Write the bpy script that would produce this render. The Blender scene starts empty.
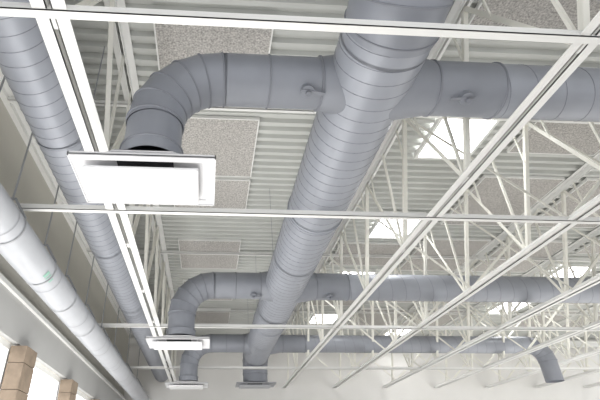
import bpy, math, random
from mathutils import Vector, Matrix
random.seed(4)
C=bpy.context.scene.collection
# ---------------- materials
def mat(name,col,rough=.5,metal=0.0,var=0.0,scale=6,emit=0,spec=.5):
    m=bpy.data.materials.new(name); m.use_nodes=True
    nt=m.node_tree; b=nt.nodes['Principled BSDF']
    b.inputs['Base Color'].default_value=(*col,1); b.inputs['Roughness'].default_value=rough
    b.inputs['Metallic'].default_value=metal
    b.inputs['Specular IOR Level'].default_value=spec
    if emit:
        b.inputs['Emission Color'].default_value=(*col,1); b.inputs['Emission Strength'].default_value=emit
    if var:
        tc=nt.nodes.new('ShaderNodeTexCoord'); n=nt.nodes.new('ShaderNodeTexNoise'); n.inputs['Scale'].default_value=scale
        n.inputs['Detail'].default_value=6
        r=nt.nodes.new('ShaderNodeValToRGB')
        r.color_ramp.elements[0].position=.3; r.color_ramp.elements[1].position=.7
        r.color_ramp.elements[0].color=(*[c*(1-var) for c in col],1)
        r.color_ramp.elements[1].color=(*[min(1,c*(1+var)) for c in col],1)
        nt.links.new(tc.outputs['Object'],n.inputs['Vector']); nt.links.new(n.outputs['Fac'],r.inputs['Fac'])
        nt.links.new(r.outputs['Color'],b.inputs['Base Color'])
    return m
M_DUCT=mat('painted_duct',(.335,.352,.395),.40,.12,.05,3,spec=.45)
M_DUCTL=mat('painted_duct_fitting',(.27,.284,.32),.42,.12,.05,3,spec=.45)
M_SEAM=mat('duct_seam',(.22,.23,.26),.5,0)
M_STEEL=mat('white_painted_steel',(.86,.86,.84),.45,0,.03,2)
M_WEB=mat('cream_painted_steel',(.82,.81,.745),.5,0,.04,2)
M_DECK=mat('roof_deck_paint',(.60,.61,.585),.6,0,.05,1.5)
M_PANEL=mat('wood_fibre_panel',(.48,.462,.44),.95,0,.42,40)
M_WALL=mat('wall_paint',(.62,.60,.54),.8,0,.03,1.2)
M_WALLB=mat('wall_band_paint',(.47,.47,.46),.8,0,.03,1.2)
M_PIPE=mat('pipe_jacket',(.50,.515,.545),.4,0,.03,3)
M_PSEAM=mat('jacket_seam',(.38,.39,.42),.4)
M_WHITE=mat('diffuser_white',(.73,.73,.745),.4)
M_PLAQ=mat('plaque_white',(.82,.82,.83),.4)
M_DARK=mat('painted_neck_shade',(.05,.05,.055),.8)  # shade inside the diffuser neck, put in as near-black colour
M_BRIGHT=mat('skylight_glazing',(1,1,1),.3,0,emit=8.0)
M_WINDOW=mat('window_glazing_daylit',(.97,.98,1),.3,0,emit=1.8)
M_FLOOR=mat('floor_pale',(.50,.48,.455),.5,0,.04,1)
M_GREEN=mat('pipe_marker_green',(.30,.52,.43),.6)
M_GREY=mat('galvanised',(.42,.43,.45),.5,.2)
M_BLOCK=mat('tan_block',(.285,.222,.165),.9,0,.15,7)
M_MORTAR=mat('mortar',(.22,.175,.135),.9)

# ---------------- mesh helper
class B:
    def __init__(s): s.v=[]; s.f=[]; s.mi=[]; s.sm=[]
    def quad(s,pts,mi=0,sm=False):
        i=len(s.v); s.v+= [tuple(p) for p in pts]; s.f.append(tuple(range(i,i+len(pts)))); s.mi.append(mi); s.sm.append(sm)
    def box(s,x0,x1,y0,y1,z0,z1,mi=0):
        i=len(s.v)
        s.v+=[(x0,y0,z0),(x1,y0,z0),(x1,y1,z0),(x0,y1,z0),(x0,y0,z1),(x1,y0,z1),(x1,y1,z1),(x0,y1,z1)]
        for q in [(0,3,2,1),(4,5,6,7),(0,1,5,4),(1,2,6,5),(2,3,7,6),(3,0,4,7)]:
            s.f.append(tuple(i+k for k in q)); s.mi.append(mi); s.sm.append(False)
    def bar(s,a,b,w,h,side=None,mi=0):
        a=Vector(a); b=Vector(b); d=(b-a).normalized()
        side=Vector(side) if side else (Vector((0,0,1)) if abs(d.z)<.9 else Vector((1,0,0)))
        u=d.cross(side).normalized(); w_=u.cross(d).normalized()
        i=len(s.v)
        for p in (a,b):
            for su,sw in ((-1,-1),(1,-1),(1,1),(-1,1)):
                s.v.append(tuple(p+u*su*w/2+w_*sw*h/2))
        for q in [(0,3,2,1),(4,5,6,7),(0,1,5,4),(1,2,6,5),(2,3,7,6),(3,0,4,7)]:
            s.f.append(tuple(i+k for k in q)); s.mi.append(mi); s.sm.append(False)
    def angle(s,a,b,w,t=.008,side=None,mi=0):
        a=Vector(a); b=Vector(b); d=(b-a).normalized()
        sd=Vector(side) if side else (Vector((0,0,1)) if abs(d.z)<.9 else Vector((1,0,0)))
        u=d.cross(sd).normalized(); k=u.cross(d).normalized()
        s.bar(a,b,w,t,sd,mi)
        s.bar(a+u*(w/2)+k*w/2,b+u*(w/2)+k*w/2,t,w,sd,mi)
    def tube(s,path,r,n=40,mi=0,r2=None,cap0=False,cap1=False):
        P=[Vector(p) for p in path]; m=len(P)
        D=[(P[i+1]-P[i]).normalized() for i in range(m-1)]
        ref=Vector((0,0,1)) if abs(D[0].z)<.9 else Vector((1,0,0))
        nrm=None
        for i in range(m-2):
            c=D[i].cross(D[i+1])
            if c.length>1e-4: nrm=c.normalized(); break
        if nrm is None: nrm=D[0].cross(ref).normalized()
        rings=[]
        for i in range(m):
            if i==0: t=D[0]; k=1
            elif i==m-1: t=D[-1]; k=1
            else:
                t=(D[i-1]+D[i]).normalized(); k=1/max(.3,t.dot(D[i]))
            w=t.cross(nrm).normalized()
            rr=r if r2 is None else r+(r2-r)*i/(m-1)
            rings.append([P[i]+nrm*math.cos(a)*rr+w*math.sin(a)*rr*k for a in [2*math.pi*j/n for j in range(n)]])
        for i in range(m-1):
            b0=len(s.v); s.v+=[tuple(p) for p in rings[i]]+[tuple(p) for p in rings[i+1]]
            for j in range(n):
                j2=(j+1)%n
                s.f.append((b0+j,b0+j2,b0+n+j2,b0+n+j)); s.mi.append(mi); s.sm.append(True)
        if cap0: s.quad(rings[0],mi)
        if cap1: s.quad(rings[-1],mi)
        return rings
    def bead(s,ring,c,r,mi=0):
        c=Vector(c); n=len(ring)
        nr=(ring[0]-c).cross(ring[n//4]-c).normalized()
        loops=[[p+(p-c).normalized()*o+nr*z for p in ring] for o,z in ((-.002,-r),(r,-r*.5),(r,r*.5),(-.002,r))]
        b0=len(s.v)
        for L in loops: s.v+=[tuple(p) for p in L]
        for k in range(3):
            for j in range(n):
                j2=(j+1)%n
                s.f.append((b0+k*n+j,b0+k*n+j2,b0+(k+1)*n+j2,b0+(k+1)*n+j)); s.mi.append(mi); s.sm.append(False)
    def helix(s,a,b,r,pitch,w=.005,h=.004,n=32,mi=0):
        a=Vector(a); b=Vector(b); L=(b-a).length; d=(b-a)/L
        ref=Vector((0,0,1)) if abs(d.z)<.9 else Vector((1,0,0))
        u=d.cross(ref).normalized(); v=d.cross(u).normalized()
        N=int(L/pitch*n); b0=len(s.v)
        for i in range(N+1):
            t=i/N*L; an=2*math.pi*t/pitch; c=a+d*t; o=u*math.cos(an)+v*math.sin(an)
            s.v+=[tuple(c+o*(r-.002)-d*w),tuple(c+o*(r+h)-d*w*.4),tuple(c+o*(r+h)+d*w*.4),tuple(c+o*(r-.002)+d*w)]
        for i in range(N):
            for k in range(3):
                q=b0+i*4+k
                s.f.append((q,q+1,q+5,q+4)); s.mi.append(mi); s.sm.append(False)
    def obj(s,name,mats,parent=None,loc=None):
        me=bpy.data.meshes.new(name); me.from_pydata(s.v,[],s.f); 
        for m in mats: me.materials.append(m)
        me.polygons.foreach_set('material_index',s.mi); me.polygons.foreach_set('use_smooth',s.sm)
        me.update()
        o=bpy.data.objects.new(name,me); C.objects.link(o)
        if parent: o.parent=parent
        return o
def empty(name):
    e=bpy.data.objects.new(name,None); C.objects.link(e); return e
def arc(c,r,a0,a1,n,plane):
    out=[]
    for i in range(n+1):
        a=math.radians(a0+(a1-a0)*i/n)
        p,q=r*math.cos(a),r*math.sin(a)
        out.append(Vector((c[0]+p,c[1],c[2]+q)) if plane=='xz' else Vector((c[0],c[1]+p,c[2]+q)))
    # straight stubs so that the end rings are square to the ducts they join
    def tan(a):
        a=math.radians(a); sg=1 if a1>a0 else -1
        t=(-math.sin(a)*sg,math.cos(a)*sg)
        return Vector((t[0],0,t[1])) if plane=='xz' else Vector((0,t[0],t[1]))
    return [out[0]-tan(a0)*.04]+out+[out[-1]+tan(a1)*.04]

ZB=3.0; ZT=4.90; ZD=4.98; YF=19.0; XR=21.0; XL=-3.2; Y0=-3.0; FL=-1.6
# ---------------- room shell
b=B(); b.box(XL-.2,XR,Y0,YF+.2,FL-.1,FL); b.obj('floor',[M_FLOOR])
b=B()
per=.20; y=Y0
prof=[(0,0),(.07,0),(.10,.07),(.17,.07),(.20,0)]
while y<YF:
    for i in range(4):
        (a0,h0),(a1,h1)=prof[i],prof[i+1]
        b.quad([(XL,y+a0,ZD+h0),(XR,y+a0,ZD+h0),(XR,y+a1,ZD+h1),(XL,y+a1,ZD+h1)])
    y+=per
b.box(XL,XR,Y0,YF,ZD+.10,ZD+.2)
b.obj('ceiling',[M_DECK])
b=B()
b.box(XL-.2,XL,Y0,YF,1.9,ZD+.1)
b.box(XL-.2,XL,Y0,YF,FL,-.6)
b.box(XL,XL+.10,Y0,YF,1.9,2.55,1)
b.obj('wall_left',[M_WALL,M_WALLB])
b=B(); b.box(XL,XR,YF,YF+.2,FL,ZD+.1); b.obj('wall_far',[mat('far_wall_paint',(.80,.79,.77),.8,0,.03,1)])
b=B(); b.box(XL+.1,XL+.16,Y0,YF,2.50,2.57); b.obj('trim_1',[M_STEEL])
py=[-.9,2.05,5.0,7.95,10.9,13.85,16.8]
for y in py:
    b=B(); z=FL; k=0
    b.box(XL+.002,XL+.24,y-.24,y+.24,FL,1.80,1)
    while z<1.7:
        h=.4
        b.box(XL+.002,XL+.26,y-.255,y+.255,z+.006,min(z+h,1.87)-.006)
        z+=h; k+=1
    o=b.obj('block_pilaster',[M_BLOCK,M_MORTAR])
for i in range(len(py)-1):
    b=B(); y0=py[i]+.2; y1=py[i+1]-.2
    for (a,c,d,e) in ((y0,y1,1.8,1.9),(y0,y1,-.6,-.5),(y0,y0+.07,-.5,1.8),(y1-.07,y1,-.5,1.8),((y0+y1)/2-.03,(y0+y1)/2+.03,-.5,1.8)):
        b.box(XL-.12,XL-.02,a,c,d,e)
    b.box(XL-.09,XL-.07,y0,y1,-.5,1.8,1)
    b.obj('window_%d'%(i+1),[M_STEEL,M_WINDOW])

# ---------------- steel joists
JX=[-1.25,3.03,5.05,7.1,9.25,11.4,13.5,15.6,17.7,19.8]
def joist(x):
    b=B()
    w=.11 if x<0 else .09; g=.018
    YE=YF-.02
    for sx in (-1,1):
        b.box(x+sx*g if sx>0 else x-g-w, x+g+w if sx>0 else x-g, Y0,YE,ZB,ZB+.010)
        xa=x+sx*g; b.box(min(xa,xa+sx*.009),max(xa,xa+sx*.009),Y0,YE,ZB,ZB+w)
        b.box(x+g if sx>0 else x-g-w, x+g+w if sx>0 else x-g, Y0,YE,ZT+.05,ZT+.06)
        b.box(min(xa,xa+sx*.009),max(xa,xa+sx*.009),Y0,YE,ZT-.03,ZT+.06)
    p=1.97; y=2.315-p*3
    while y<YF-1:
        if y>=Y0:
            b.angle((x,y,ZB+.03),(x,y+p/2,ZT+.02),.055,side=(1,0,0),mi=1)
            b.angle((x,y+p/2,ZT+.02),(x,y+p,ZB+.03),.055,side=(1,0,0),mi=1)
            b.bar((x,y,ZB+.02),(x,y,ZT+.03),.035,.035,mi=1)
            zm=(ZB+ZT)/2+.35
            f=(zm-ZB)/(ZT-ZB)
            b.bar((x,y+p/2*f,zm),(x,y+p/2*f,ZT+.03),.025,.025,mi=1)
            b.bar((x,y+p-p/2*f,zm),(x,y+p-p/2*f,ZT+.03),.025,.025,mi=1)
            b.box(x-g,x+g,y-.07,y+.07,ZB+.005,ZB+.07)
        y+=p
    b.obj('steel_joist',[M_STEEL,M_WEB])
for x in JX: joist(x)
b=B()
b.box(XL,XL+.09,Y0,YF,ZT-.02,ZT+.06); b.box(XL,XL+.2,Y0,YF,ZT+.06,ZT+.07)
b.obj('wall_ledger_angle',[M_STEEL])
b=B()
b.box(XL,XR,YF-.5,YF-.3,ZT-.35,ZT-.33); b.box(XL,XR,YF-.41,YF-.39,ZT-.35,ZT-.1); b.box(XL,XR,YF-.5,YF-.3,ZT-.1,ZT-.08)
b.obj('steel_girder',[M_STEEL])
# bridging
BY=[2.2,5.17,10.5,15.2]
for k,y in enumerate(BY):
    b=B()
    x0=XL+.1
    b.box(x0,XR,y,y+.075,ZB-.012,ZB-.004); b.box(x0,XR,y,y+.008,ZB-.012,ZB+.06)
    b.box(x0,XR,y,y+.06,ZT-.04,ZT-.032); b.box(x0,XR,y,y+.008,ZT-.04,ZT+.02)
    b.obj('joist_bridging',[M_STEEL])
for y in [2.2,5.17,7.9,10.5,12.8,15.2,17.5]:
    b=B()
    for i in range(1,len(JX)-1):
        a,c=JX[i],JX[i+1]
        b.angle((a,y+.05,ZB+.05),(c,y+.05,ZT),.045,side=(0,1,0))
        b.angle((a,y+.07,ZT),(c,y+.07,ZB+.05),.045,side=(0,1,0))
    b.obj('cross_bracing',[M_WEB])

# ---------------- ducts
ZC=3.52; XM=1.6; RM=.42
def spiral(name,parent,a,c,r,pitch=.16,cap0=False,cap1=False):
    b=B(); b.tube([a,c],r,64,cap0=cap0,cap1=cap1)
    b.helix(a,c,r,pitch,mi=1)
    return b.obj(name,[M_DUCT,M_SEAM],parent)
def elbow(name,parent,pts,r,beads=True):
    b=B(); rings=b.tube(pts,r,64)
    for R,p in list(zip(rings,pts))[1:-1]: b.bead(R,p,.010,1)
    return b.obj(name,[M_DUCTL,M_SEAM],parent)
main=empty('main_supply_duct')
yE=15.4
spiral('spiral_run',main,(XM,2.72,ZC),(XM,yE,ZC),RM,.17)
e=arc((XM,2.55,ZC+.62),.62,-90,-180,4,'yz'); elbow('riser_elbow',main,e,RM+.008)
spiral('elbow_lead_in',main,(XM,2.55,ZC),(XM,2.76,ZC),RM,.17)
spiral('riser',main,e[-1],(XM,e[-1].y,ZD),RM)
e=arc((XM,yE,ZC-.55),.55,90,0,4,'yz'); elbow('end_elbow',main,e,RM)
b=B(); 
for y in (5.9,11.7):
    rg=b.tube([(XM,y-.03,ZC),(XM,y+.03,ZC)],RM+.006,64); b.bead(rg[0],(XM,y-.03,ZC),.008); b.bead(rg[1],(XM,y+.03,ZC),.008)
b.obj('joint_bands',[M_DUCT],main)
b=B()
for y in (7.6,10.6,13.2):
    for sx in (-1,1): b.bar((XM+sx*(RM+.02),y,ZC),(XM+sx*(RM+.02),y,ZD),.03,.004)
    b.tube([(XM,y-.02,ZC),(XM,y+.02,ZC)],RM+.014,64)
b.obj('hanger_straps',[M_DUCTL],main)

def diffuser(x,y,z,w=1.25,d=.78,name='ceiling_diffuser',mt=None,ny=None):
    mp=mt or M_PLAQ
    mt=mt or M_WHITE
    ny=y if ny is None else ny
    root=empty(name)
    b=B()
    x0,x1,y0,y1=x-w/2,x+w/2,y-d/2,y+d/2
    m=.08
    for q in ((x0,x1,y0,y0+m),(x0,x1,y1-m,y1),(x0,x0+m,y0+m,y1-m),(x1-m,x1,y0+m,y1-m)):
        b.box(q[0],q[1],q[2],q[3],z,z+.012)
    for q in ((x0,x1,y0,y0+.01),(x0,x1,y1-.01,y1),(x0,x0+.01,y0,y1),(x1-.01,x1,y0,y1)):
        b.box(q[0],q[1],q[2],q[3],z-.012,z+.03)
    a=[(x0+m,y0+m,z+.01),(x1-m,y0+m,z+.01),(x1-m,y1-m,z+.01),(x0+m,y1-m,z+.01)]
    r_=.25; c=[(x-r_,ny-r_+.02,z+.06),(x+r_,ny-r_+.02,z+.06),(x+r_,ny+r_,z+.06),(x-r_,ny+r_,z+.06)]
    for i in range(4): b.quad([a[i],a[(i+1)%4],c[(i+1)%4],c[i]])
    b.box(x-r_,x+r_,ny-r_+.02,ny+r_,z+.06,z+.065,1)  # dark plate stands in for the shaded inside of the neck
    b.obj('frame',[mt,M_DARK],root)
    b=B(); i=.13
    b.box(x0+i-.02,x1-i-.02,y0+i-.02,y1-i+.03,z-.065,z-.03)
    o=b.obj('plaque',[mp],root)
    bv=o.modifiers.new('b','BEVEL'); bv.width=.010; bv.segments=2
    b=B()
    for sx in (x0+i+.08,x1-i-.12):
        for sy in (y0+i+.08,y1-i-.12): b.box(sx,sx+.02,sy,sy+.02,z-.035,z+.05)
    b.obj('plaque_posts',[mt],root)
    return root
def damper(parent,x,y,z,r,s=1):
    b=B()
    b.tube([(x,y-r*.45,z-r*.80),(x,y-r*.56,z-r*1.06)],.07,24,cap1=True)
    b.tube([(x,y-r*.5,z-r*1.0),(x,y-r*.62,z-r*1.2)],.025,12,cap1=True,mi=1)
    dz=Vector((0,-.5,-.86))
    p=Vector((x,y,z))+dz*r*1.20
    b.bar(p,p+Vector((.17*s,.02,-.01)),.04,.012,mi=1)
    b.bar(p+Vector((-.07*s,0,0)),p+Vector((.0,0,0)),.05,.01,mi=1)
    b.obj('volume_damper',[M_DUCTL,M_SEAM],parent)

for k,(yb,rl,rr) in enumerate(((3.33,.27,.285),(9.2,.28,.285),(14.1,.27,.26))):
    L=empty('branch_duct'); xd=-.56
    b=B()
    rg=b.tube([(XM-RM*.6,yb,ZC),(XM-RM-.10,yb,ZC)],rl+.055,64,r2=rl+.005)
    b.bead(rg[1],(XM-RM-.10,yb,ZC),.014,1); b.obj('saddle_takeoff',[M_DUCTL,M_SEAM],L)
    b=B(); pts=[(XM-RM-.10,yb,ZC),(.55,yb,ZC),(.08,yb,ZC)]
    rg=b.tube(pts,rl,64)
    for R,p in zip(rg[1:2],pts[1:2]): b.bead(R,p,.011,1)
    b.obj('straight_run',[M_DUCTL,M_SEAM],L)
    e=arc((.08,yb,ZC-.64),.64,90,180,5,'xz'); elbow('drop_elbow',L,e,rl)
    b=B(); b.tube([e[-1],(xd,yb,2.42)],rl-.008,64)
    b.tube([(xd,yb,2.53),(xd,yb,2.41)],rl+.010,64,mi=0)
    rg=b.tube([(xd,yb,2.535),(xd,yb,2.53)],rl+.010,64); b.bead(rg[0],(xd,yb,2.535),.01,1)
    b.obj('drop_neck',[M_DUCTL,M_SEAM],L)
    if k<2: damper(L,XM-RM-.26,yb,ZC,rl)
    diffuser(-.60,yb+.155,2.33,ny=yb)
    R_=empty('branch_duct')
    b=B(); x0=XM+RM
    rg=b.tube([(XM+.1,yb,ZC),(x0-.05,yb,ZC),(x0+.26,yb,ZC)],rr+.11,64,r2=rr)
    b.bead(rg[2],(x0+.26,yb,ZC),.014,1); b.obj('saddle_takeoff',[M_DUCTL,M_SEAM],R_)
    b=B(); b.tube([(x0+.26,yb,ZC),(x0+.95,yb,ZC)],rr+.004,64); b.bead(b.tube([(x0+.94,yb,ZC),(x0+.95,yb,ZC)],rr+.004,64)[1],(x0+.95,yb,ZC),.012,1)
    b.obj('damper_section',[M_DUCTL,M_SEAM],R_)
    spiral('spiral_run',R_,(x0+.95,yb,ZC),(10.2,yb,ZC),rr,.3)
    e=arc((10.2,yb,ZC-.5),.5,90,0,4,'xz'); elbow('drop_elbow',R_,e,rr)
    b=B(); b.tube([e[-1],(10.7,yb,2.42)],rr-.006,40); b.obj('drop_neck',[M_DUCTL],R_)
    if k<2: damper(R_,x0+.52,yb,ZC,rr,-1)
    if k<2: diffuser(10.7,yb+.1,2.33)
M_BOX=mat('end_diffuser_grey',(.50,.51,.54),.5,0,.03,3)
diffuser(XM,yE+.55,2.62,1.3,.8,mt=M_BOX)
b=B(); b.tube([(XM,yE+.55,2.98),(XM,yE+.55,2.68)],RM-.01,40); b.obj('end_neck',[M_DUCTL],main)

# left side duct
sd=empty('side_supply_duct')
spiral('spiral_run',sd,(-1.80,Y0,3.5),(-1.80,YF-.1,3.5),.29,.17)
b=B()
for y in (4.2,7.2,10.2,13.2,16.2):
    b.tube([(-1.80,y-.02,3.5),(-1.80,y+.02,3.5)],.302,40)
    for sx in (-1,1): b.bar((-1.80+sx*.30,y,3.5),(-1.80+sx*.30,y,ZD),.03,.004)
b.obj('hanger_straps',[M_DUCTL],sd)
# insulated pipe
ip=empty('insulated_pipe'); PX,PZ,PR=-2.46,2.58,.235
b=B(); b.tube([(PX,Y0,PZ),(PX,YF-.1,PZ)],PR,48)
y=Y0+.5
while y<YF-.5:
    b.tube([(PX,y-.012,PZ),(PX,y+.012,PZ)],PR+.004,48,mi=1); y+=1.8
b.obj('jacket',[M_PIPE,M_PSEAM],ip)
b=B()
hy=[1.5,3.9,4.9,6.2,7.4,8.9,10.5,12.2,14.4,16.8]
for y in hy:
    b.tube([(PX,y-.015,PZ),(PX,y+.015,PZ)],PR+.012,40)
    for sx in (-1,1):
        b.bar((PX+sx*(PR+.01)*.9,y,PZ+PR*.45),(PX+sx*.03,y,PZ+PR+.16),.03,.006,side=(0,1,0))
    b.tube([(PX,y,PZ+PR+.1),(PX,y,ZD)],.013,8)
    b.bar((PX-.05,y,PZ+PR+.15),(PX+.05,y,PZ+PR+.15),.04,.012)
b.obj('clevis_hangers',[M_GREY],ip)
b=B()
for (ya,yb2,aa,nn) in ((6.0,6.08,-50,4),(6.12,6.15,-50,4),(6.20,6.27,-48,3)):
    for i in range(nn):
        a0=math.radians(aa+i*6); a1=math.radians(aa+(i+1)*6); R=PR+.006
        b.quad([(PX+R*math.cos(a0),ya,PZ+R*math.sin(a0)),(PX+R*math.cos(a0),yb2,PZ+R*math.sin(a0)),(PX+R*math.cos(a1),yb2,PZ+R*math.sin(a1)),(PX+R*math.cos(a1),ya,PZ+R*math.sin(a1))])
b.obj('pipe_marker',[M_GREEN],ip)

# ---------------- acoustic panels and skylights
def panel(x0,x1,y0,y1):
    b=B(); b.box(x0,x1,y0,y1,ZD-.05,ZD-.001)
    for (xa,xb,ya,yb) in ((x0-.02,x1+.02,y0-.02,y0),(x0-.02,x1+.02,y1,y1+.02),(x0-.02,x0,y0,y1),(x1,x1+.02,y0,y1)):
        b.box(xa,xb,ya,yb,ZD-.06,ZD-.001,1)
    b.obj('acoustic_panel',[M_PANEL,M_STEEL])
for y0,y1 in ((-.6,.9),(1.2,2.9),(3.6,5.2),(5.5,7.1),(7.25,8.5),(9.9,11.6),(12.6,14.2),(15.2,16.8)):
    panel(-.78,.72,y0,y1)
for y0,y1 in ((1.0,3.55),(9.9,11.2),(13.2,14.6)): panel(3.25,4.85,y0,y1)
for (x0,x1) in ((5.3,6.9),(7.4,9.0),(11.7,13.2),(13.8,15.4)):
    for y0 in (1.5,4.2,6.9,9.6,12.3,15.0): panel(x0,x1,y0,y0+1.9)
for y0 in (1.5,4.2,6.9,8.7): panel(9.6,11.1,y0,y0+1.5)
for (x,y) in ((4.15,5.75),(4.25,8.95),(4.2,12.2),(4.2,16.1),(10.35,11.6),(10.35,14.6) ,(16.6,9),(16.6,13),(16.6,17),(7.6,17.6)):
    b=B()
    for q in ((x-.5,x+.5,y-.6,y-.55),(x-.5,x+.5,y+.55,y+.6),(x-.5,x-.45,y-.55,y+.55),(x+.45,x+.5,y-.55,y+.55)):
        b.box(*q,ZD-.08,ZD-.001)
    b.box(x-.45,x+.45,y-.55,y+.55,ZD-.03,ZD-.01,1)
    b.obj('skylight',[M_STEEL,M_BRIGHT])

# ---------------- light
w=bpy.data.worlds.new('World'); bpy.context.scene.world=w; w.use_nodes=True
bg=w.node_tree.nodes['Background']; bg.inputs['Color'].default_value=(.97,.98,1,1); bg.inputs['Strength'].default_value=1.42
def area(name,loc,rot,sx,sy,e,col=(1,1,1)):
    l=bpy.data.lights.new(name,'AREA'); l.shape='RECTANGLE'; l.size=sx; l.size_y=sy; l.energy=e; l.color=col
    o=bpy.data.objects.new(name,l); C.objects.link(o); o.location=loc; o.rotation_euler=[math.radians(a) for a in rot]
area('added_upward_fill',(-1.2,7,-1.2),(180,0,0),3,12,360,(1,.99,.96))  # added fill aimed up at duct undersides, not a fixture of the hall
area('added_upward_fill',(12,10,-1.2),(180,0,0),8,14,560,(1,.985,.95))  # second added fill for the right-hand bays, no real lamp here
# ---------------- camera
cd=bpy.data.cameras.new('camera'); cam=bpy.data.objects.new('camera',cd); C.objects.link(cam)
cd.sensor_width=36; cd.lens=27; cd.shift_x=61/600
r=Vector((.9979,-.0641,-.0103)).normalized(); f=Vector((.0599,.849,.5248)).normalized()
u=r.cross(f).normalized(); r=f.cross(u).normalized()
cam.matrix_world=Matrix(((r.x,u.x,-f.x,0),(r.y,u.y,-f.y,0),(r.z,u.z,-f.z,0),(0,0,0,1)))
cd.clip_start=.05
bpy.context.scene.camera=cam
bpy.context.scene.view_settings.view_transform='Standard'
